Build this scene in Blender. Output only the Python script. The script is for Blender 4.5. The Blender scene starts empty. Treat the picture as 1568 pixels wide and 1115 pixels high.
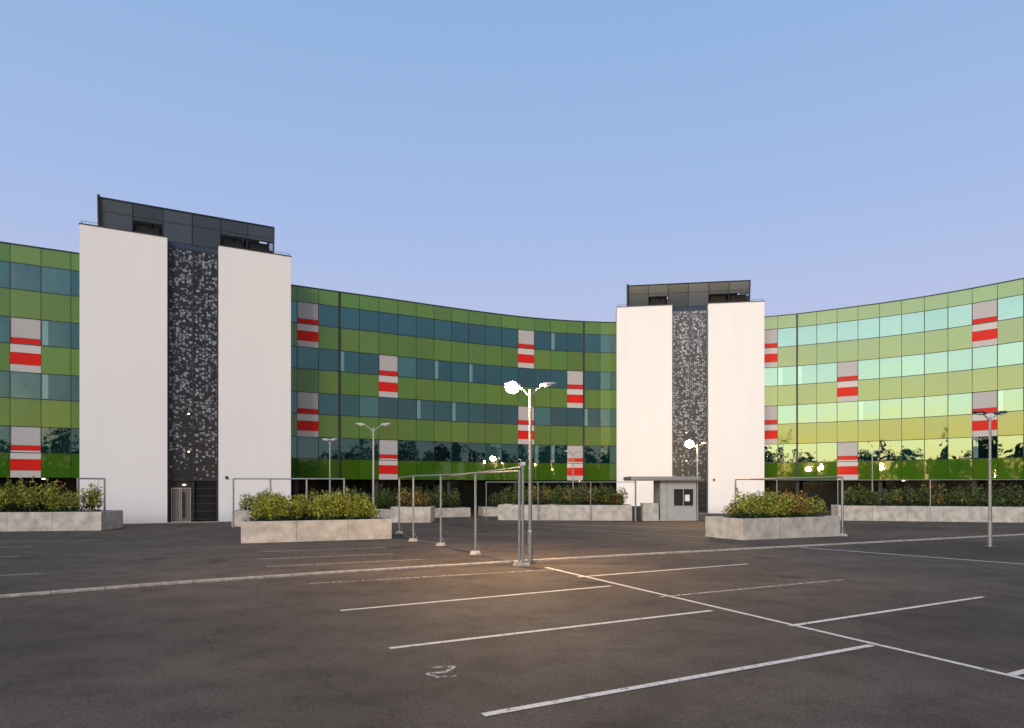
import bpy, math, random
from mathutils import Vector
random.seed(7)
scene=bpy.context.scene
scene.view_settings.view_transform='Standard'
scene.view_settings.look='None'
scene.view_settings.exposure=0
R=random.random
def U(a,b): return random.uniform(a,b)

# ------------------------------------------------------------ materials
def newmat(name):
    m=bpy.data.materials.new(name); m.use_nodes=True
    nt=m.node_tree; b=nt.nodes['Principled BSDF']
    return m,nt,b
def simple(name,col,rough=0.6,metal=0.0,var=0.12,scale=3.0,bump=0.0,bscale=40):
    m,nt,b=newmat(name)
    N=nt.nodes; L=nt.links
    tc=N.new('ShaderNodeTexCoord'); no=N.new('ShaderNodeTexNoise')
    no.inputs['Scale'].default_value=scale; no.inputs['Detail'].default_value=6
    L.new(tc.outputs['Object'],no.inputs['Vector'])
    r=N.new('ShaderNodeValToRGB')
    r.color_ramp.elements[0].position=0.3; r.color_ramp.elements[1].position=0.7
    r.color_ramp.elements[0].color=(*[c*(1-var) for c in col],1)
    r.color_ramp.elements[1].color=(*[min(1,c*(1+var)) for c in col],1)
    L.new(no.outputs['Fac'],r.inputs['Fac']); L.new(r.outputs['Color'],b.inputs['Base Color'])
    b.inputs['Roughness'].default_value=rough; b.inputs['Metallic'].default_value=metal
    if bump>0:
        n2=N.new('ShaderNodeTexNoise'); n2.inputs['Scale'].default_value=bscale
        L.new(tc.outputs['Object'],n2.inputs['Vector'])
        bp=N.new('ShaderNodeBump'); bp.inputs['Strength'].default_value=bump
        bp.inputs['Distance'].default_value=0.02
        L.new(n2.outputs['Fac'],bp.inputs['Height']); L.new(bp.outputs['Normal'],b.inputs['Normal'])
    return m

def glazed(name,refl,rough=0.03,gcol=(1,1,1),wobble=0.0,fres=True):
    """enamelled / tinted glass: diffuse colour from per-panel attribute under a glossy coat"""
    m,nt,b=newmat(name); N=nt.nodes; L=nt.links
    at=N.new('ShaderNodeAttribute'); at.attribute_name='tint'
    L.new(at.outputs['Color'],b.inputs['Base Color'])
    b.inputs['Roughness'].default_value=0.5; b.inputs['Specular IOR Level'].default_value=0.0
    gl=N.new('ShaderNodeBsdfGlossy'); gl.inputs['Roughness'].default_value=rough; gl.inputs['Color'].default_value=(*gcol,1)
    fr=N.new('ShaderNodeFresnel'); fr.inputs['IOR'].default_value=1.5 if fres else 1.2
    ad=N.new('ShaderNodeMath'); ad.operation='ADD'; ad.use_clamp=True
    L.new(fr.outputs[0],ad.inputs[0]); ad.inputs[1].default_value=refl
    mx=N.new('ShaderNodeMixShader'); L.new(ad.outputs[0],mx.inputs[0])
    L.new(b.outputs[0],mx.inputs[1]); L.new(gl.outputs[0],mx.inputs[2])
    if wobble>0:
        tc=N.new('ShaderNodeTexCoord'); no=N.new('ShaderNodeTexNoise'); no.inputs['Scale'].default_value=0.7
        L.new(tc.outputs['Object'],no.inputs['Vector'])
        bp=N.new('ShaderNodeBump'); bp.inputs['Strength'].default_value=1; bp.inputs['Distance'].default_value=wobble
        L.new(no.outputs['Fac'],bp.inputs['Height']); L.new(bp.outputs['Normal'],gl.inputs['Normal'])
    out=N['Material Output']; L.new(mx.outputs[0],out.inputs['Surface'])
    return m

M_glass=glazed('window_glass',0.26,0.012,(.66,.98,.95),wobble=0.012)
M_green=glazed('green_enamel_glass',0.10,0.03,(.95,1,.82),wobble=0.010)
M_stripe=glazed('red_white_panel',0.0,0.15,fres=False)
M_dglass=glazed('smoked_glass',0.0,0.08)
M_rglass=glazed('roof_screen_glass',0.05,0.1,(.6,.8,1))
M_dark=simple('dark_frame',(0.012,0.014,0.016),0.5)
M_soffit=simple('dark_soffit',(0.03,0.032,0.035),0.7)
M_steel=simple('galvanised_steel',(0.30,0.30,0.30),0.45,0.6,0.15,8)
M_dsteel=simple('dark_steel',(0.05,0.05,0.055),0.4,0.5,0.15,8)
M_conc=simple('planter_concrete',(0.45,0.41,0.37),0.85,0,0.28,2.0,0.4,60)
M_kerb=simple('kerb_concrete',(0.38,0.33,0.28),0.85,0,0.3,6,0.4,80)
M_soil=simple('soil',(0.05,0.035,0.025),0.95)
M_roof=simple('roof_membrane',(0.2,0.2,0.2),0.9)
M_kiosk=simple('kiosk_panel',(0.36,0.36,0.35),0.5,0.0,0.08,2)
M_doorframe=simple('door_aluminium',(0.45,0.45,0.45),0.35,0.5)
M_black=simple('black_rubber',(0.02,0.02,0.02),0.7)

# white cladding of the towers
M_white,nt,b=newmat('white_cladding'); N=nt.nodes; L=nt.links
tc=N.new('ShaderNodeTexCoord'); mp=N.new('ShaderNodeMapping'); mp.inputs['Scale'].default_value=(.8,.8,0.12)
L.new(tc.outputs['Object'],mp.inputs[0])
no=N.new('ShaderNodeTexNoise'); no.inputs['Scale'].default_value=1.0; no.inputs['Detail'].default_value=8
L.new(mp.outputs[0],no.inputs['Vector'])
r=N.new('ShaderNodeValToRGB'); r.color_ramp.elements[0].position=.3; r.color_ramp.elements[1].position=.65
r.color_ramp.elements[0].color=(.80,.772,.77,1); r.color_ramp.elements[1].color=(.825,.797,.795,1)
L.new(no.outputs['Fac'],r.inputs['Fac'])
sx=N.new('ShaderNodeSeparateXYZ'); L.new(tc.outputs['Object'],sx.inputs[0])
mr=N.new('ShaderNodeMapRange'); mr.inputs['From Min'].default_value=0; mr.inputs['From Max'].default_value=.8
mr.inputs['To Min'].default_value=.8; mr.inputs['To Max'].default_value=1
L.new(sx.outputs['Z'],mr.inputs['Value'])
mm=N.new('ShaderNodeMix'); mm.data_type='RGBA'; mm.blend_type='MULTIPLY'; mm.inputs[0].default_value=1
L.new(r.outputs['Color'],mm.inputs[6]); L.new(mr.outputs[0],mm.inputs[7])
L.new(mm.outputs[2],b.inputs['Base Color']); b.inputs['Roughness'].default_value=.7

# perforated metal screen
M_perf,nt,b=newmat('perforated_screen'); N=nt.nodes; L=nt.links
tc=N.new('ShaderNodeTexCoord')
vo=N.new('ShaderNodeTexVoronoi'); vo.inputs['Scale'].default_value=5.2; vo.inputs['Randomness'].default_value=.8
no=N.new('ShaderNodeTexNoise'); no.inputs['Scale'].default_value=5; no.inputs['Detail'].default_value=2
L.new(tc.outputs['Object'],no.inputs['Vector'])
vs=N.new('ShaderNodeVectorMath'); vs.operation='SCALE'; vs.inputs['Scale'].default_value=.12; L.new(no.outputs['Color'],vs.inputs[0])
va=N.new('ShaderNodeVectorMath'); va.operation='ADD'
L.new(tc.outputs['Object'],va.inputs[0]); L.new(vs.outputs[0],va.inputs[1]); L.new(va.outputs[0],vo.inputs['Vector'])
sc=N.new('ShaderNodeSeparateColor'); L.new(vo.outputs['Color'],sc.inputs[0])
gt=N.new('ShaderNodeMath'); gt.operation='GREATER_THAN'
sz=N.new('ShaderNodeSeparateXYZ'); L.new(tc.outputs['Object'],sz.inputs[0])
th=N.new('ShaderNodeMapRange'); th.inputs['From Min'].default_value=4; th.inputs['From Max'].default_value=8.5
th.inputs['To Min'].default_value=.82; th.inputs['To Max'].default_value=.38
L.new(sz.outputs['Z'],th.inputs['Value']); L.new(th.outputs[0],gt.inputs[1])
L.new(sc.outputs[0],gt.inputs[0])
dd_=N.new('ShaderNodeMath'); dd_.operation='LESS_THAN'; dd_.inputs[1].default_value=.52   # openings are separate blobs
L.new(vo.outputs['Distance'],dd_.inputs[0])
an_=N.new('ShaderNodeMath'); an_.operation='MULTIPLY'; L.new(gt.outputs[0],an_.inputs[0]); L.new(dd_.outputs[0],an_.inputs[1])
hc=N.new('ShaderNodeMix'); hc.data_type='RGBA'; hc.inputs[6].default_value=(.10,.11,.135,1); hc.inputs[7].default_value=(.30,.32,.37,1)
L.new(sc.outputs[1],hc.inputs[0])
mx=N.new('ShaderNodeMix'); mx.data_type='RGBA'
mx.inputs[6].default_value=(.018,.019,.024,1); L.new(hc.outputs[2],mx.inputs[7])
L.new(an_.outputs[0],mx.inputs[0]); L.new(mx.outputs[2],b.inputs['Base Color'])
b.inputs['Roughness'].default_value=.4; b.inputs['Metallic'].default_value=.2

# asphalt
M_asph,nt,b=newmat('asphalt'); N=nt.nodes; L=nt.links
tc=N.new('ShaderNodeTexCoord')
def noise(scale,det=6,rough=.6,vec=None):
    n=N.new('ShaderNodeTexNoise'); n.inputs['Scale'].default_value=scale; n.inputs['Detail'].default_value=det
    n.inputs['Roughness'].default_value=rough; L.new(vec or tc.outputs['Object'],n.inputs['Vector']); return n
def ramp(src,p0,c0,p1,c1):
    r=N.new('ShaderNodeValToRGB'); e=r.color_ramp.elements
    e[0].position=p0; e[0].color=(*c0,1); e[1].position=p1; e[1].color=(*c1,1)
    L.new(src,r.inputs['Fac']); return r
def mul(a,bb):
    m=N.new('ShaderNodeMix'); m.data_type='RGBA'; m.blend_type='MULTIPLY'; m.inputs[0].default_value=1
    L.new(a,m.inputs[6]); L.new(bb,m.inputs[7]); return m.outputs[2]
a=ramp(noise(.13,5).outputs['Fac'],.36,(.062,.048,.039),.64,(.122,.094,.073))
c=ramp(noise(22,5,.9).outputs['Fac'],.38,(.42,.42,.42),.66,(1.6,1.57,1.52))
d=ramp(noise(.9,7,.72).outputs['Fac'],.38,(.70,.69,.69),.55,(1.06,1.06,1.06))
e=ramp(noise(110,2,.6).outputs['Fac'],.3,(.55,.55,.55),.7,(1.4,1.4,1.4))
ov=N.new('ShaderNodeTexVoronoi'); ov.inputs['Scale'].default_value=.33; L.new(tc.outputs['Object'],ov.inputs['Vector'])
on=noise(3.0,4,.7)
oa=N.new('ShaderNodeMath'); oa.operation='MULTIPLY_ADD'; oa.inputs[1].default_value=.30; L.new(on.outputs['Fac'],oa.inputs[0]); L.new(ov.outputs['Distance'],oa.inputs[2])
o_=ramp(oa.outputs[0],.20,(.35,.35,.36),.34,(1,1,1))
wn=noise(1.2,5,.6); wv=N.new('ShaderNodeVectorMath'); wv.operation='SCALE'; wv.inputs['Scale'].default_value=1.3; L.new(wn.outputs['Color'],wv.inputs[0])
wa=N.new('ShaderNodeVectorMath'); wa.operation='ADD'; L.new(tc.outputs['Object'],wa.inputs[0]); L.new(wv.outputs[0],wa.inputs[1])
cv=N.new('ShaderNodeTexVoronoi'); cv.feature='DISTANCE_TO_EDGE'; cv.inputs['Scale'].default_value=.13; L.new(wa.outputs[0],cv.inputs['Vector'])
cr_=ramp(cv.outputs['Distance'],.0012,(.6,.6,.6),.0038,(1,1,1))
col=mul(mul(mul(mul(mul(a.outputs[0],c.outputs[0]),d.outputs[0]),e.outputs[0]),o_.outputs[0]),cr_.outputs[0])
L.new(col,b.inputs['Base Color'])
b.inputs['Roughness'].default_value=.85; b.inputs['Specular IOR Level'].default_value=.35
bp=N.new('ShaderNodeBump'); bp.inputs['Strength'].default_value=.6; bp.inputs['Distance'].default_value=.012
L.new(noise(60,3).outputs['Fac'],bp.inputs['Height']); L.new(bp.outputs[0],b.inputs['Normal'])

def paint(name,thr,col=(.66,.60,.54)):
    m,nt,b=newmat(name); N=nt.nodes; L=nt.links
    tc=N.new('ShaderNodeTexCoord')
    b.inputs['Base Color'].default_value=(*col,1); b.inputs['Roughness'].default_value=.7
    n=N.new('ShaderNodeTexNoise'); n.inputs['Scale'].default_value=9; n.inputs['Detail'].default_value=9; n.inputs['Roughness'].default_value=.8
    L.new(tc.outputs['Object'],n.inputs['Vector'])
    r=N.new('ShaderNodeValToRGB'); r.color_ramp.elements[0].position=thr-.06; r.color_ramp.elements[1].position=thr+.06
    L.new(n.outputs['Fac'],r.inputs['Fac'])
    tr=N.new('ShaderNodeBsdfTransparent'); mx=N.new('ShaderNodeMixShader')
    L.new(r.outputs[0],mx.inputs[0]); L.new(tr.outputs[0],mx.inputs[1]); L.new(b.outputs[0],mx.inputs[2])
    L.new(mx.outputs[0],N['Material Output'].inputs['Surface']); return m
M_paint=paint('road_paint',.41)
M_worn=paint('worn_road_paint',.49,(.55,.48,.42))

def leafmat(name,col,rough=.6):
    m,nt,b=newmat(name); N=nt.nodes; L=nt.links
    g=N.new('ShaderNodeNewGeometry')
    r=N.new('ShaderNodeValToRGB'); r.color_ramp.elements[0].color=(*[x*.55 for x in col],1); r.color_ramp.elements[1].color=(*[x*1.4 for x in col],1)
    L.new(g.outputs['Random Per Island'],r.inputs['Fac']); L.new(r.outputs[0],b.inputs['Base Color'])
    b.inputs['Roughness'].default_value=rough
    return m
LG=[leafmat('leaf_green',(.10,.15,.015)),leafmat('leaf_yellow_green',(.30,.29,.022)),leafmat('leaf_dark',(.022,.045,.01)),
    leafmat('leaf_rust',(.26,.10,.02)),leafmat('twig_brown',(.06,.04,.02)),leafmat('tree_leaf',(.014,.026,.008),.9)]

def emis(name,col,st):
    m=bpy.data.materials.new(name); m.use_nodes=True; nt=m.node_tree; nt.nodes.clear()
    e=nt.nodes.new('ShaderNodeEmission'); e.inputs[0].default_value=(*col,1); e.inputs[1].default_value=st
    o=nt.nodes.new('ShaderNodeOutputMaterial'); nt.links.new(e.outputs[0],o.inputs[0]); return m
M_lit=emis('lit_lamp_glass',(1,.62,.27),2200)
M_litfar=emis('lit_lamp_glass_small',(1,.62,.27),700)
M_lens=simple('lamp_lens',(.6,.6,.58),.25)
M_headgrey=simple('lamp_head_grey',(.45,.45,.44),.4,.2)
M_warm=emis('added_glow_spot',(1,.7,.4),7)  # glow spots added to imitate warm lights reflected in the glass

# ------------------------------------------------------------ mesh builder
class MB:
    def __init__(s): s.v=[]; s.f=[]; s.m=[]; s.t=[]; s.mats=[]
    def mi(s,mat):
        if mat not in s.mats: s.mats.append(mat)
        return s.mats.index(mat)
    def face(s,pts,mat,tint=(0,0,0)):
        n=len(s.v); s.v+= [tuple(p) for p in pts]; s.f.append(tuple(range(n,n+len(pts)))); s.m.append(s.mi(mat)); s.t.append(tint)
    def hexa(s,P,mat,tint=(0,0,0)):
        n=len(s.v); s.v+=[tuple(p) for p in P]; k=s.mi(mat)
        for q in ((0,3,2,1),(4,5,6,7),(0,1,5,4),(1,2,6,5),(2,3,7,6),(3,0,4,7)):
            s.f.append(tuple(n+i for i in q)); s.m.append(k); s.t.append(tint)
    def box(s,o,ax,ay,az,mat,tint=(0,0,0)):
        o,ax,ay,az=map(Vector,(o,ax,ay,az))
        s.hexa([o,o+ax,o+ax+ay,o+ay,o+az,o+ax+az,o+ax+ay+az,o+ay+az],mat,tint)
    def tube(s,p,q,r0,r1,mat,seg=10,cap=True):
        p,q=Vector(p),Vector(q); d=(q-p).normalized()
        a=d.orthogonal().normalized(); b=d.cross(a); n=len(s.v); k=s.mi(mat)
        for c,r in((p,r0),(q,r1)):
            for i in range(seg):
                t=2*math.pi*i/seg; s.v.append(tuple(c+a*math.cos(t)*r+b*math.sin(t)*r))
        for i in range(seg):
            j=(i+1)%seg; s.f.append((n+i,n+j,n+seg+j,n+seg+i)); s.m.append(k); s.t.append((0,0,0))
        if cap:
            s.f.append(tuple(n+i for i in range(seg))[::-1]); s.f.append(tuple(n+seg+i for i in range(seg)))
            s.m+=[k,k]; s.t+=[(0,0,0)]*2
    def ell(s,c,ax,ay,az,mat,U_=14,V_=8):
        c,ax,ay,az=map(Vector,(c,ax,ay,az)); n=len(s.v); k=s.mi(mat)
        for i in range(V_+1):
            ph=-math.pi/2+math.pi*i/V_
            for j in range(U_):
                th=2*math.pi*j/U_
                s.v.append(tuple(c+ax*math.cos(ph)*math.cos(th)+ay*math.cos(ph)*math.sin(th)+az*math.sin(ph)))
        for i in range(V_):
            for j in range(U_):
                jj=(j+1)%U_; s.f.append((n+i*U_+j,n+i*U_+jj,n+(i+1)*U_+jj,n+(i+1)*U_+j)); s.m.append(k); s.t.append((0,0,0))
    def obj(s,name,parent=None,smooth=False):
        me=bpy.data.meshes.new(name); me.from_pydata(s.v,[],s.f)
        for m in s.mats: me.materials.append(m)
        me.polygons.foreach_set('material_index',s.m)
        if any(t!=(0,0,0) for t in s.t):
            at=me.attributes.new('tint','FLOAT_COLOR','CORNER'); data=[]
            for f,t in zip(s.f,s.t):
                data+= [t[0],t[1],t[2],1.0]*len(f)
            at.data.foreach_set('color',data)
        if smooth: me.polygons.foreach_set('use_smooth',[True]*len(s.f))
        me.update(); o=bpy.data.objects.new(name,me); scene.collection.objects.link(o)
        if parent: o.parent=parent
        return o
def empty(name):
    o=bpy.data.objects.new(name,None); scene.collection.objects.link(o); return o

# ------------------------------------------------------------ ground
g=MB(); S=1500
g.face([(-S,-S,0),(S,-S,0),(S,S,0),(-S,S,0)],M_asph); g.obj('asphalt_ground')

# ------------------------------------------------------------ office building
bld=empty('office_building')
ctrl=[(-60,29.5),(-47.5,37.6),(-35.2,44.9),(-31.3,47.06),(-18.3,54.5),(-11.3,58.3),(-2.8,62.9),(3.7,65.6),(10.7,66.9),(18,66.6),(25.2,64.6),(29.2,62.7),(35.9,58.3),(41.3,52.7),(45.5,46.2),(48.6,38)]
def cr(p0,p1,p2,p3,t):
    return 0.5*((2*p1)+(-p0+p2)*t+(2*p0-5*p1+4*p2-p3)*t*t+(-p0+3*p1-3*p2+p3)*t**3)
pts=[Vector(p) for p in ctrl]; dense=[]
for i in range(len(pts)-1):
    p0=pts[max(i-1,0)]; p3=pts[min(i+2,len(pts)-1)]
    n=40
    for k in range(n): dense.append(cr(p0,pts[i],pts[i+1],p3,k/n))
dense.append(pts[-1])
MOD=1.75; nodes=[dense[0]]; acc=0
for a_,b_ in zip(dense,dense[1:]):
    d_=(b_-a_).length
    if acc+d_>=MOD:
        nodes.append(a_+(b_-a_)*((MOD-acc)/d_)); acc=d_-(MOD-acc)
    else: acc+=d_
def nrm(i,j=None):
    j=i+1 if j is None else j
    t=(nodes[min(j,len(nodes)-1)]-nodes[max(i,0)]).normalized(); return Vector((t.y,-t.x))
NN=[nrm(i-1,i+1) for i in range(len(nodes))]
def P(i,off,z):
    q=nodes[i]+NN[i]*off; return Vector((q.x,q.y,z))
ZT=19.4; ZB=3.25
wins=[(18.15-3.78*k,18.15-3.78*k-1.82) for k in range(4)]
greens=[(ZT,18.15)]+[(wins[k][1],wins[k+1][0]) for k in range(3)]+[(wins[3][1],ZB)]
redX=[(-34.4,(1,3)),(-17.2,(0,2)),(-11.3,(1,3)),(1.9,(0,2)),(7.15,(1,3)),(25.7,(0,2)),(30.8,(1,3)),(39.7,(0,2)),(-45,(0,2))]
cent=[(nodes[i]+nodes[i+1])/2 for i in range(len(nodes)-1)]
reds={}
for X,lv in redX:
    i=min(range(len(cent)),key=lambda k:abs(cent[k].x-X)); reds[i]=lv
gp=MB(); wp=MB(); fr=MB(); rp=MB()
def panel(mb,i,z0,z1,mat,tint,off=0.0,jit=.006,gap=.018):
    a0=P(i,off,0); a1=P(i+1,off,0); d=(a1-a0).normalized()*gap
    n=Vector((NN[i].x,NN[i].y,0))
    c=[a0+d,a1-d]
    tx,tz=U(-jit,jit),U(-jit,jit)     # each pane sits a few millimetres out of true
    q=[]
    for (p,s_) ,z,w in ((( c[0],-1)),z0+gap,-1),((c[1],1),z0+gap,-1),((c[1],1),z1-gap,1),((c[0],-1),z1-gap,1):
        q.append(Vector((p.x,p.y,z))+n*(s_*tx+w*tz))
    mb.face(q,mat,tint)
for i in range(len(nodes)-1):
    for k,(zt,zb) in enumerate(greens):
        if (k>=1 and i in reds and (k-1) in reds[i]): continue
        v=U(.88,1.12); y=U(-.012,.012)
        base=(.094,.175,.014) if k<4 else (.045,.12,.008)  # bottom band darker: mirrored trees and ground put into the tint
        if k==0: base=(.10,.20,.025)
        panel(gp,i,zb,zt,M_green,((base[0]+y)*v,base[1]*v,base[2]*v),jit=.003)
    for k,(zt,zb) in enumerate(wins):
        if i in reds and k in reds[i]:
            H=zt-greens[k+1][1]; z=zt
            for f0,f1,colr in ((0,.37,(.44,.42,.43)),(.37,.47,(.60,.022,.018)),(.47,.64,(.56,.52,.52)),(.64,.86,(.62,.022,.016)),(.86,1,(.50,.47,.47))):
                a0=zt-H*f0; a1=zt-H*f1
                panel(rp,i,a1,a0,M_stripe,colr,jit=.001,gap=.012 if f0 in(0,) else .008)
            continue
        v=U(.4,1.5)
        t=(.004*v,.024*v,.024*v)
        if R()<.05: t=(.04,.10,.09)
        panel(wp,i,zb,zt,M_glass,t,jit=.007)
        if R()<.10:   # white ventilation casement beside the fixed light
            a0=P(i,.012,0); a1=P(i+1,.012,0); d=(a1-a0).normalized()
            q0=a0+d*.08; q1=a0+d*.42
            wp.face([(q0.x,q0.y,zb+.06),(q1.x,q1.y,zb+.06),(q1.x,q1.y,zt-.06),(q0.x,q0.y,zt-.06)],M_glass,(.16,.26,.26))
    fr.face([P(i,-.06,ZB),P(i+1,-.06,ZB),P(i+1,-.06,ZT),P(i,-.06,ZT)],M_dark)
    fr.hexa([P(i,.05,ZT),P(i+1,.05,ZT),P(i+1,-.6,ZT),P(i,-.6,ZT),P(i,.05,ZT+.08),P(i+1,.05,ZT+.08),P(i+1,-.6,ZT+.08),P(i,-.6,ZT+.08)],M_dsteel)
    for zt,zb in wins:
        for z in (zt,zb):
            fr.hexa([P(i,-.05,z-.025),P(i+1,-.05,z-.025),P(i+1,.025,z-.025),P(i,.025,z-.025),P(i,-.05,z+.025),P(i+1,-.05,z+.025),P(i+1,.025,z+.025),P(i,.025,z+.025)],M_dark)
    fr.face([P(i,0,ZB-.01),P(i,-2.2,ZB-.01),P(i+1,-2.2,ZB-.01),P(i+1,0,ZB-.01)],M_soffit)
    panel(wp,i,.3,ZB-.02,M_dglass,(.008,.010,.011),off=-2.0,jit=.003,gap=.03)
    if R()<.16:
        q=P(i,-1.2,ZB-.07); fr.ell(q,(.13,0,0),(0,.13,0),(0,0,.04),M_warm,10,4)
    fr.face([P(i,-2.1,0),P(i+1,-2.1,0),P(i+1,-2.1,ZB),P(i,-2.1,ZB)],M_dark)
    fr.face([P(i,-.6,ZT-.3),P(i+1,-.6,ZT-.3),P(i+1,-16,ZT-.3),P(i,-16,ZT-.3)],M_roof)
    fr.face([P(i,-16,0),P(i,-16,ZT),P(i+1,-16,ZT),P(i+1,-16,0)],M_roof)
for i in range(len(nodes)):
    n=Vector((NN[i].x,NN[i].y,0)); d=Vector((-n.y,n.x,0))
    for zt,zb in wins:
        fr.box(P(i,-.05,zb+.03)-d*.025,d*.05,n*.085,(0,0,zt-zb-.06),M_dark)
    if i%4==0:
        fr.tube(P(i,-.6,0),P(i,-.6,ZB-.02),.2,.2,M_soffit,12)
for X in (-15.0,8.0,27.7,-40):
    i=min(range(len(nodes)),key=lambda k:abs(nodes[k].x-X))
    n=Vector((NN[i].x,NN[i].y,0)); d=Vector((-n.y,n.x,0))
    fr.box(P(i,.0,ZB)-d*.07,d*.14,n*.14,(0,0,ZT-ZB),M_dark)
gp.obj('green_spandrel_panels',bld); wp.obj('window_panes',bld); fr.obj('facade_frames',bld); rp.obj('red_striped_panels',bld)

# stair towers
HT=20.6
def tower(A,B,tag):
    A=Vector((*A,0)); B=Vector((*B,0)); u=(B-A).normalized(); W=(B-A).length; n=Vector((u.y,-u.x,0)) # n toward viewer
    z=Vector((0,0,1)); D=9
    def Q(a,v,h): return A+u*a+n*v+z*h
    w=MB(); g0=W*.383; g1=W*.628
    for a,b in ((0,g0),(g1,W)):
        w.box(Q(a,-D,0),u*(b-a),n*D,z*HT,M_white)
    w.obj('white_walls_'+tag,bld)
    o=MB()
    for a,b in ((0,g0),(g1,W)):
        o.box(Q(a-.04,-D-.04,HT),u*(b-a+.08),n*(D+.08),z*.07,M_dsteel)
    o.box(Q(g0,-D,0),u*(g1-g0),n*(D-.75),z*(HT-.3),M_dark)
    zs=[3.1,5.9,8.75,11.6,14.45,17.3,20.1]
    for h in zs: o.box(Q(g0+.002,-.62,h-.04),u*(g1-g0-.004),n*.10,z*.08,M_dsteel)
    mid=(g0+g1)/2
    for a in (g0+.06,mid,g1-.06): o.box(Q(a-.045,-.60,3.1),u*.09,n*.13,z*17.0,M_dsteel)
    # doorway
    o.box(Q(g0+.002,-.7,0),u*.12,n*.3,z*3.0,M_dsteel)
    o.box(Q(g1-.13,-.7,0),u*.12,n*.3,z*3.0,M_dsteel)
    o.box(Q(mid-.05,-.7,0),u*.1,n*.3,z*3.0,M_dsteel)
    for k in range(5): o.box(Q(mid+.06,-.64,.15+.58*k),u*(g1-mid-.2),n*.06,z*.05,M_dsteel)
    for a in (g0+.25,g0+.80,g0+.9,mid-.2):
        o.box(Q(a,-.55,.02),u*.05,n*.05,z*2.5,M_doorframe)
    for h in (.02,2.47): o.box(Q(g0+.25,-.548,h),u*(mid-g0-.4),n*.045,z*.06,M_doorframe)
    o.tube(Q(g0+.74,-.47,.9),Q(g0+.74,-.47,1.5),.015,.015,M_doorframe,6)
    o.box(Q(g0-.02,.0,-.02),u*(g1-g0+.04),n*.6,z*.06,M_kerb)
    o.ell(Q(g0+1.1,-.5,2.75),u*.12,n*.06,z*.05,M_warm,8,4)
    for h in (5.2,8.0): o.ell(Q(mid-.3,-.5,h),u*.07,n*.05,z*.05,M_warm,8,4)
    o.box(Q(g1+.45,0.001,3.2),u*.16,n*.12,z*.2,M_black)
    o.obj('tower_steelwork_'+tag,bld)
    s=MB()
    for h0,h1 in zip(zs,zs[1:]):
        for a,b in ((g0+.1,mid-.05),(mid+.05,g1-.1)):
            s.face([Q(a,-.55,h0+.04),Q(b,-.55,h0+.04),Q(b,-.55,h1-.04),Q(a,-.55,h1-.04)],M_perf)
    s.face([Q(g0+.3,-.6,.08),Q(mid-.15,-.6,.08),Q(mid-.15,-.6,2.5),Q(g0+.3,-.6,2.5)],M_dglass,(.18,.155,.13))  # lit interior put into the tint of the door glass
    s.face([Q(g0+.95,-.595,.3),Q(mid-.5,-.595,.3),Q(mid-.5,-.595,2.2),Q(g0+.95,-.595,2.2)],M_dglass,(.05,.045,.04))
    s.face([Q(mid+.06,-.66,.1),Q(g1-.15,-.66,.1),Q(g1-.15,-.66,3.0),Q(mid+.06,-.66,3.0)],M_dglass,(.02,.02,.022))
    s.obj('perforated_screens_'+tag,bld)
    # glass plant screen on the roof
    p=MB(); q=MB(); a0,a1=W*.085,W*.915; ht=2.3; nseg=6
    def F(a,h): return Q(a,-1.0+.35*h/ht,HT+h)   # leaning outwards
    dark=(.018,.02,.024); gre=(.055,.066,.09)
    for k in range(nseg):
        x0=a0+(a1-a0)*k/nseg; x1=a0+(a1-a0)*(k+1)/nseg
        lo=1.15 if k in (1,4,5) else .08
        v=U(.7,1.3)
        p.face([F(x0+.02,lo),F(x1-.02,lo),F(x1-.02,ht),F(x0+.02,ht)],M_rglass,tuple(g_*v for g_ in gre))
        if lo>1:
            q.tube(F(x0,lo),F(x1,lo),.05,.05,M_dark,6)
            p.face([F(x0+.1,.1)-n*.5,F(x1-.1,.1)-n*.5,F(x1-.3,lo)-n*.5,F(x0+.3,lo)-n*.5],M_dglass,dark)
        q.tube(F(x0,0),F(x0,ht),.04,.04,M_dark,6)
    q.tube(F(a1,0),F(a1,ht),.07,.07,M_dark,6); 
    q.tube(F(a0,ht),F(a1,ht),.06,.06,M_dark,6); q.tube(F(a0,.05),F(a1,.05),.05,.05,M_dark,6)
    q.tube(F(a0,ht*.62),F(a1,ht*.62),.02,.02,M_dark,6)
    p.face([Q(g0+.03,-.58,20.17),Q(g1-.03,-.58,20.17),F(g1-.03,.06),F(g0+.03,.06)],M_rglass,(.05,.06,.08))
    for a in (a0,a1):
        p.face([F(a,0),F(a,ht),Q(a,-6,HT+ht),Q(a,-6,HT)],M_dglass,dark)
        q.tube(F(a,ht),Q(a,-6,HT+ht),.06,.06,M_dark,6)
    q.tube(Q(a0-.1,-.75,HT+.1),Q(a0-.12,-.5,HT+ht+.12),.1,.1,M_dark,6)
    p.face([Q(a0,-6,HT),Q(a1,-6,HT),Q(a1,-6,HT+ht),Q(a0,-6,HT+ht)],M_dark)
    for a,b,h in ((W*.19,W*.36,1.7),(W*.42,W*.55,1.3),(W*.62,W*.85,1.6)):
        q.box(Q(a,-4.5,HT+.1),u*(b-a),n*2.4,z*h,M_dark)
        q.tube(Q((a+b)/2,-2.0,HT+.1),Q((a+b)/2+.5,-1.6,HT+1.4),.12,.12,M_dsteel,8)
    for a in (a0+.4,a0+3.0,a1-3.0,a1-.5):
        q.tube(Q(a,-2.2,HT),F(a+.3,1.6),.04,.04,M_dark,6)
    p.obj('roof_screen_panels_'+tag,bld); q.obj('roof_plant_'+tag,bld)
    rr=MB()
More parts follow.
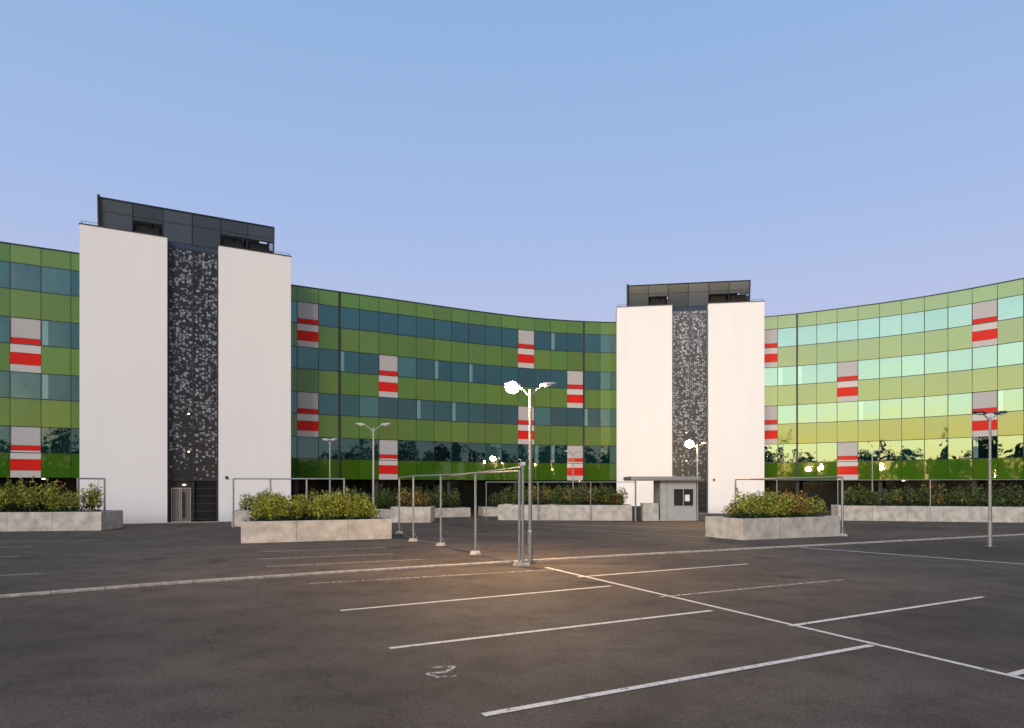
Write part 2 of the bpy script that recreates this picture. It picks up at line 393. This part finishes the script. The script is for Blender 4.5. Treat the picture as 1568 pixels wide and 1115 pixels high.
    for a in (0.1,W-.1): rr.tube(Q(a,-.15,HT),Q(a,-.15,HT+.3),.02,.02,M_dsteel,6)
    for a,b in ((0.1,a0),(a1,W-.1)): rr.tube(Q(a,-.15,HT+.28),Q(b,-.15,HT+.28),.015,.015,M_dsteel,6)
    rr.obj('roof_guard_'+tag,bld)
tower((-29.6,44.7),(-17.3,51.1),'west')
tower((10.5,65.5),(24.5,63.4),'east')

# ------------------------------------------------------------ foliage + planters
def leaf(mb,c,s,mat):
    a=Vector((U(-1,1),U(-1,1),U(-.6,.9))).normalized(); b=a.orthogonal().normalized(); cc=a.cross(b)
    th=U(0,6.28); d1=b*math.cos(th)+cc*math.sin(th); d2=a.cross(d1)
    c=Vector(c); mb.face([c-d1*s,c-d2*s*.45,c+d1*s,c+d2*s*.45],mat)
def clump(mb,c,rx,ry,rz,n,s,mats):
    c=Vector(c)
    for _ in range(n):
        d=Vector((random.gauss(0,1),random.gauss(0,1),random.gauss(0,1))).normalized()*(R()**.45)
        p=c+Vector((d.x*rx,d.y*ry,d.z*rz))
        if p.z<.05: continue
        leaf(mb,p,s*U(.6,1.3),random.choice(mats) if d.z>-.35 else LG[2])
def bushrow(mb,A,B,width,z0,z1,n,leaves,s,mats,rust=0):
    A=Vector((*A,0)); B=Vector((*B,0)); u=(B-A); L_=u.length; u=u/L_; v=Vector((-u.y,u.x,0))
    for k in range(n):
        c=A+u*U(0,L_)+v*U(-.5,.5)*width
        top=U(z0+.45*(z1-z0),z1); r_=U(.35,.75)
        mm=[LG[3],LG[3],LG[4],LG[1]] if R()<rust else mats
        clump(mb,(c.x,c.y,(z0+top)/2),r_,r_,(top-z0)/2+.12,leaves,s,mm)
        if R()<.35:
            q=Vector((c.x+U(-.2,.2),c.y+U(-.2,.2),top-.1)); e_=q+Vector((U(-.2,.2),U(-.2,.2),U(.25,.5)))
            mb.tube(q,e_,.012,.005,LG[4],4,False)
            for t in range(9): leaf(mb,q.lerp(e_,R())+Vector((U(-.06,.06),U(-.06,.06),0)),s,random.choice(mm))
def planter(A,B,depth,h,th=.18,name='concrete_planter',bush=None,skew=0):
    par=empty(name)
    A=Vector((*A,0)); B=Vector((*B,0)); u=(B-A).normalized(); L_=(B-A).length; v=Vector((-u.y,u.x,0)); z=Vector((0,0,1))
    m=MB()
    m.box(A,u*L_,v*th,z*h,M_conc); m.box(A+v*(depth-th),u*L_,v*th,z*h,M_conc)
    m.box(A+v*th,u*th,v*(depth-2*th),z*h,M_conc); m.box(A+v*th+u*(L_-th),u*th,v*(depth-2*th),z*h,M_conc)
    m.box(A+v*th+u*th,u*(L_-2*th),v*(depth-2*th),z*(h-.12),M_soil)
    o=m.obj('concrete_walls',par)
    bv=o.modifiers.new('b','BEVEL'); bv.width=.02; bv.segments=2
    j=MB(); k=2.4
    while k<L_-1: j.box(A+u*k-v*.003,u*.015,v*.01,z*(h-.01),M_dark); k+=2.4
    if j.v: j.obj('joints',par)
    if bush:
        lf=MB(); zt,n,lv,mats,rust,s=bush
        bushrow(lf,A.to_2d()+(u*.7+v*depth/2).to_2d(),(A+u*(L_-.7)+v*depth/2).to_2d(),depth-.9,h-.1,zt,n,lv,s,mats,rust)
        lf.obj('shrub_leaves',par)
    return par
YG=[LG[0],LG[1],LG[1],LG[0],LG[1]]; DG=[LG[0],LG[2],LG[0],LG[2],LG[4]]
planter((-46,35.4),(-24.4,38.8),3.0,1.12,bush=(3.1,95,300,YG,.10,.085))
planter((-12.4,29.9),(-6.0,32.6),2.6,1.0,bush=(2.3,60,420,YG,.03,.07))
planter((11.2,31.7),(17.3,34.4),2.7,1.05,bush=(2.35,52,380,YG,.34,.07))
planter((-18.3,42.6),(-14.9,43.2),2.2,1.05,bush=(2.3,9,300,YG,0,.08))
planter((-8.8,47.4),(-5.9,47.4),2.6,1.15,bush=(2.3,12,300,DG,.7,.09))
planter((-1.1,51),(9.2,50),3.0,1.2,bush=(2.7,50,260,DG,.15,.09))
planter((25.2,50.5),(42.0,46.0),2.5,1.15,bush=(2.75,75,240,DG,.05,.09))
planter((-16,49.6),(-3.6,56.8),2.2,.8,bush=(2.7,70,240,DG,.05,.09))
planter((-2.5,57.2),(9.5,60.5),2.2,.8,bush=(2.8,50,240,DG,.05,.09))

# ------------------------------------------------------------ street lamps
def lamp(x,y,h=6.0,arm=.6,lit=False,ang=0,head=M_headgrey,bowl=1.0,mat=M_lit):
    par=empty('street_lamp'); m=MB(); 
    d=Vector((math.cos(ang),math.sin(ang),0)); s_=Vector((-d.y,d.x,0)); z=Vector((0,0,1)); c=Vector((x,y,0))
    m.box(c-d*.16-s_*.16,d*.32,s_*.32,z*.03,M_dsteel)
    for a in (-.11,.11):
        for b_ in(-.11,.11): m.tube(c+d*a+s_*b_+z*.03,c+d*a+s_*b_+z*.07,.02,.02,M_steel,6)
    m.tube(c+z*.03,c+z*1.1,.085,.08,M_steel,14); m.tube(c+z*1.1,c+z*(h-.15),.065,.045,M_steel,14)
    m.tube(c+z*1.08,c+z*1.13,.09,.075,M_steel,14)
    for sg in (-1,1):
        p=[c+z*(h-.4),c+d*sg*arm*.35+z*(h-.16),c+d*sg*arm*.7+z*(h-.02)]
        m.tube(p[0],p[1],.03,.028,M_steel,8); m.tube(p[1],p[2],.028,.025,M_steel,8)
    m.obj('pole',par)
    hd=MB(); gl=MB()
    for sg in (-1,1):
        q=c+d*sg*arm*1.0+z*(h+.03); dd=(d*sg+z*.12).normalized(); up=(z-d*sg*.12).normalized()
        hd.ell(q,dd*.30,s_*.15,up*.075,head)
        on = lit and sg==-1
        if on: gl.ell(q-up*.10,dd*.23*bowl,s_*.2*bowl,up*.2*bowl,mat)
        else: gl.ell(q-up*.05,dd*.17,s_*.13,up*.05,M_lens)
    hd.obj('lamp_heads',par,True); gl.obj('lamp_glass',par,True)
lamp(.62,22.2,6.05,.6,True)
lamp(14.2,50,5.95,.6,True,bowl=1.4,mat=M_litfar)
lamp(-7.6,35.8,6.0,.68)
lamp(20.5,28,5.75,.45,head=M_dsteel)
lamp(29.8,54,5.6,.55)
lamp(5.7,61,5.9,.5)
lamp(-12.6,45.2,5.85,.25)
for p_ in ((38,14),(58,22),(30,-20),(-45,5),(-22,-30),(60,-12)): lamp(p_[0],p_[1],6,.6,True,ang=U(0,3),bowl=.5,mat=M_litfar)  # unseen lamps, added so that the facade glass mirrors them

# ------------------------------------------------------------ steel frame fence
def fence(pl,h=3.15,feet=True,name='steel_frame_fence',r_=.035,low=False):
    par=empty(name); m=MB(); f=MB()
    for k,(x,y) in enumerate(pl):
        m.tube((x,y,.0),(x,y,h),r_,r_,M_steel,8)
        if feet:
            f.hexa([(x-.22,y-.16,0),(x+.22,y-.16,0),(x+.22,y+.16,0),(x-.22,y+.16,0),(x-.16,y-.1,.13),(x+.16,y-.1,.13),(x+.16,y+.1,.13),(x-.16,y+.1,.13)],M_kerb)
            m.tube((x,y,.5),(x+.18,y+.05,.12),.015,.015,M_steel,6)
    for a,b in zip(pl,pl[1:]):
        m.tube((*a,h-.03),(*b,h-.03),r_*.8,r_*.8,M_steel,8)
        if low: m.tube((*a,.07),(*b,.07),.012,.012,M_steel,6)
    m.obj('posts_and_rails',par)
    if f.v: f.obj('concrete_feet',par)
fence([(-6.3,36.5),(-4.73,31.3),(-3.15,28.9),(-1.41,25.2),(.25,21.7)],low=True,r_=.045)
fence([(17.5,34.6),(15.4,45)],r_=.06)
fence([(-17.7,41.5),(-15.5,41.9),(-13.3,42.3),(-11,42.8)],feet=False,r_=.06)
fence([(-27.0,40.6),(-26.2,42)],feet=False,r_=.06)
fence([(15.4,45),(20,49.3),(25,50.1),(31,48.4),(37,46.8),(42,45.4)],feet=False,r_=.035)
fence([(-2,50.7),(2,50.2),(6,49.8),(9.4,49.5)],feet=False,r_=.035,h=3.0)
par=empty('barrier_post'); m=MB()
m.tube((.36,21.5,0),(.36,21.5,3.35),.045,.04,M_steel,10); m.box((.18,21.35,0),(.4,0,0),(0,.3,0),(0,0,.09),M_kerb)
m.box((.28,21.42,3.3),(.16,0,0),(0,.16,0),(0,0,.12),M_headgrey)
m.tube((.36,21.5,3.25),(-2.3,24.3,3.0),.03,.02,M_steel,8)
m.obj('post',par)

# ------------------------------------------------------------ gatehouse kiosk
par=empty('gatehouse_kiosk'); m=MB()
x0,x1,y0,y1=11.35,14.1,50,52.4
H=3.15
m.box((x0,y0,.12),(x1-x0,0,0),(0,.08,0),(0,0,1.0),M_kiosk)
m.box((x0,y0,2.45),(x1-x0,0,0),(0,.08,0),(0,0,H-2.45),M_kiosk)
m.box((x0,y0,1.12),(1.05,0,0),(0,.08,0),(0,0,1.33),M_kiosk)
m.box((x1-.22,y0,1.12),(.22,0,0),(0,.08,0),(0,0,1.33),M_kiosk)
m.box((x0,y0+.08,.12),(.08,0,0),(0,y1-y0-.16,0),(0,0,H-.12),M_kiosk)
m.box((x1-.08,y0+.08,.12),(.08,0,0),(0,y1-y0-.16,0),(0,0,H-.12),M_kiosk)
m.box((x0,y1-.08,.12),(x1-x0,0,0),(0,.08,0),(0,0,H-.12),M_kiosk)
m.obj('walls',par)
m=MB(); m.face([(x0+1.05,y0+.05,1.12),(x1-.22,y0+.05,1.12),(x1-.22,y0+.05,2.45),(x0+1.05,y0+.05,2.45)],M_dglass,(.03,.03,.03))
m.box((x0+1.75,y0-.01,1.12),(.05,0,0),(0,.05,0),(0,0,1.33),M_kiosk)
for z_ in (1.10,2.43): m.box((x0+1.0,y0-.02,z_),(x1-x0-1.2,0,0),(0,.05,0),(0,0,.05),M_kiosk)
m.box((x0+1.9,y0-.005,1.5),(.35,0,0),(0,.04,0),(0,0,.5),M_white)
m.box((x0+.5,y0-.004,.14),(.02,0,0),(0,.01,0),(0,0,3),M_dark)
m.obj('window',par)
m=MB(); m.box((9.0,49.4,H),(5.3,0,0),(0,3.4,0),(0,0,.24),M_steel); m.box((9.06,49.46,H-.06),(5.18,0,0),(0,3.28,0),(0,0,.06),M_kiosk)
m.tube((9.4,49.8,0),(9.4,49.8,H-.06),.05,.05,M_steel,8)
m.box((x0-.1,49.9,0),(x1-x0+.2,0,0),(0,2.6,0),(0,0,.12),M_kerb)
m.box((10.0,49.9,.0),(1.2,0,0),(0,1.0,0),(0,0,1.35),M_conc); m.box((9.0,50.6,0),(.98,0,0),(0,.4,0),(0,0,1.1),M_dsteel)
m.obj('canopy_and_plinth',par)

# ------------------------------------------------------------ kerb and markings
k=[Vector(p) for p in ((-24,7.2),(-12.1,15.2),(-9.4,17.2),(-5.5,19.5),(0,22.4),(5.35,25),(12.2,28.2),(27.9,35.4),(50,46))]
m=MB()
for a,b in zip(k,k[1:]):
    L_=(b-a).length; u=(b-a)/L_; v=Vector((-u.y,u.x)); n=max(1,round(L_))
    for j in range(n):
        s0=a+u*(L_*j/n+.008); s1=a+u*(L_*(j+1)/n-.008); w=.085; h=.07+U(-.004,.004)
        q=[s0-v*w,s1-v*w,s1+v*w,s0+v*w]
        m.hexa([(p.x,p.y,0) for p in q]+[(p.x,p.y,h) for p in q],M_kerb)
o=m.obj('concrete_kerb'); bv=o.modifiers.new('b','BEVEL'); bv.width=.012; bv.segments=2
def strip(mb,A,B,w,mat,z=.004):
    a=Vector(A); b=Vector(B); u=(b-a).normalized(); v=Vector((-u.y,u.x))*w/2
    mb.face([(*(a-v),z),(*(b-v),z),(*(b+v),z),(*(a+v),z)],mat)
m=MB()
strip(m,(1.08,21.1),(8.2,6.2),.11,M_paint)
for A,B in (((-.33,7.43),(5.9,10.7)),((-1.97,10.5),(4.19,13.7)),((-3.6,13.7),(2.58,17.1)),((5.2,12.2),(11.1,15.4)),((6.85,9.0),(13,12.2)),((1.9,18.8),(7.95,22))):
    strip(m,A,B,.12,M_paint,.008)
strip(m,(12.4,28.0),(26,11),.14,M_paint)
for A,B in (((-5.5,17.5),(1.58,20.6)),((3.5,15.4),(9.3,18.3))): strip(m,A,B,.11,M_worn,.008)
m.obj('parking_bay_lines')
m=MB()
for A,B in (((-9.2,23.5),(-4.6,25.3)),((-10.2,26.1),(-5.4,28)),((-8.0,21.3),(-3.2,23.4)),((-16.5,21),(-20.5,19.2)),((-18.5,24.5),(-23.5,22.5)),((-21,28.5),(-27,26)),((-20,32),(-28,29)),((1,43),(11,32.6)),((2,46),(12,40)),((-14,19.6),(-18,17.8))):
    strip(m,A,B,.13,M_worn)
c0=Vector((-.98,9.1))
for A,B in (((-.25,.28),(.15,.34)),((.15,.34),(.05,.05)),((.05,.05),(-.2,-.02)),((-.2,-.02),(-.05,-.2)),((-.05,-.2),(.22,-.14))):
    strip(m,c0+Vector(A),c0+Vector(B),.07,M_worn,.004+.004*R())
m.obj('worn_ground_markings')

# ------------------------------------------------------------ trees behind the viewpoint (mirrored in the glass)
t=MB()
for k_ in range(240):
    an=math.radians(U(165,380)); rr=U(105,150)
    x=math.cos(an)*rr; y=math.sin(an)*rr+25
    if y>20: continue
    h=U(12.5,18)*(1.45 if R()<.09 else 1)
    t.tube((x,y,0),(x,y,h*.5),.3,.15,LG[4],6)
    for q in range(6):
        clump(t,(x+U(-2,2),y+U(-2,2),h*U(.22,.82)),U(1.8,3.4),U(1.8,3.4),h*.2,40,.95,[LG[5]])
t.obj('distant_trees')

# ------------------------------------------------------------ sky and sun
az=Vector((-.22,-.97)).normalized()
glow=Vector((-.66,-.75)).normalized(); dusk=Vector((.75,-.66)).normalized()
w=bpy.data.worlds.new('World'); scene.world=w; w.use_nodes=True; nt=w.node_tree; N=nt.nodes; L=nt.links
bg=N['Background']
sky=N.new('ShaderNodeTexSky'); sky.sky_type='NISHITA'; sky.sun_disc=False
sky.sun_elevation=math.radians(8); sky.sun_rotation=math.atan2(az.x,az.y); sky.air_density=1; sky.dust_density=1; sky.ozone_density=2
tc=N.new('ShaderNodeTexCoord'); sp=N.new('ShaderNodeSeparateXYZ'); L.new(tc.outputs['Generated'],sp.inputs[0])
def ramp2(src,els):
    r=N.new('ShaderNodeValToRGB'); e=r.color_ramp.elements
    e[0].position=els[0][0]; e[0].color=(*els[0][1],1); e[1].position=els[-1][0]; e[1].color=(*els[-1][1],1)
    for p,c in els[1:-1]:
        n=e.new(p); n.color=(*c,1)
    L.new(src,r.inputs['Fac']); return r.outputs[0]
def azmask(v,lo,hi):
    dt=N.new('ShaderNodeVectorMath'); dt.operation='DOT_PRODUCT'; dt.inputs[1].default_value=(v.x,v.y,0); L.new(tc.outputs['Generated'],dt.inputs[0])
    mr=N.new('ShaderNodeMapRange'); mr.interpolation_type='SMOOTHSTEP'; mr.inputs['From Min'].default_value=lo; mr.inputs['From Max'].default_value=hi
    L.new(dt.outputs['Value'],mr.inputs['Value']); return mr.outputs[0]
def mixc(f,a_,b_):
    mx=N.new('ShaderNodeMix'); mx.data_type='RGBA'; L.new(f,mx.inputs[0]); L.new(a_,mx.inputs[6]); L.new(b_,mx.inputs[7]); return mx.outputs[2]
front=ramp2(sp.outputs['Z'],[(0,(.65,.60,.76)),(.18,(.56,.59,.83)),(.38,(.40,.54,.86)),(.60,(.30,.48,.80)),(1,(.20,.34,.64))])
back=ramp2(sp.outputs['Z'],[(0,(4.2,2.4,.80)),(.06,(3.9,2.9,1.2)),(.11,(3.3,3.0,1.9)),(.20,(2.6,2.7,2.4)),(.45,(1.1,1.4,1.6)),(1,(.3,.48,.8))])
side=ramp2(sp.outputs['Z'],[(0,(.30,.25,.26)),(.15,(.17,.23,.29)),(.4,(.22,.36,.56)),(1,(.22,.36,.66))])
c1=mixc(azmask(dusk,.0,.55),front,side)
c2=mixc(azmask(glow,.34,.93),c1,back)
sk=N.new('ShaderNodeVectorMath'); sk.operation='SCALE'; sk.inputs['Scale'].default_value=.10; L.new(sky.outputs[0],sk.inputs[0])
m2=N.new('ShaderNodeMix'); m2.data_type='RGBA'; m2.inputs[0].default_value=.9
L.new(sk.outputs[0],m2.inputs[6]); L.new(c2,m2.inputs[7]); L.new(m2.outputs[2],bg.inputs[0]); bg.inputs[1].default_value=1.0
sl=bpy.data.lights.new('sun','SUN'); sl.energy=1.6; sl.angle=math.radians(16); sl.color=(1,.87,.82)
so=bpy.data.objects.new('sun',sl); scene.collection.objects.link(so)
el=math.radians(25); dirv=Vector((az.x*math.cos(el),az.y*math.cos(el),math.sin(el)))
so.rotation_euler=dirv.to_track_quat('Z','Y').to_euler(); so.location=dirv*50

# ------------------------------------------------------------ camera
cd=bpy.data.cameras.new('camera'); cd.sensor_width=36; cd.lens=1000/1568*36; cd.shift_y=.12; cd.clip_end=4000; cd.clip_start=.1
co=bpy.data.objects.new('camera',cd); scene.collection.objects.link(co)
co.location=(0,0,2.6); co.rotation_euler=(math.radians(90),0,0); scene.camera=co
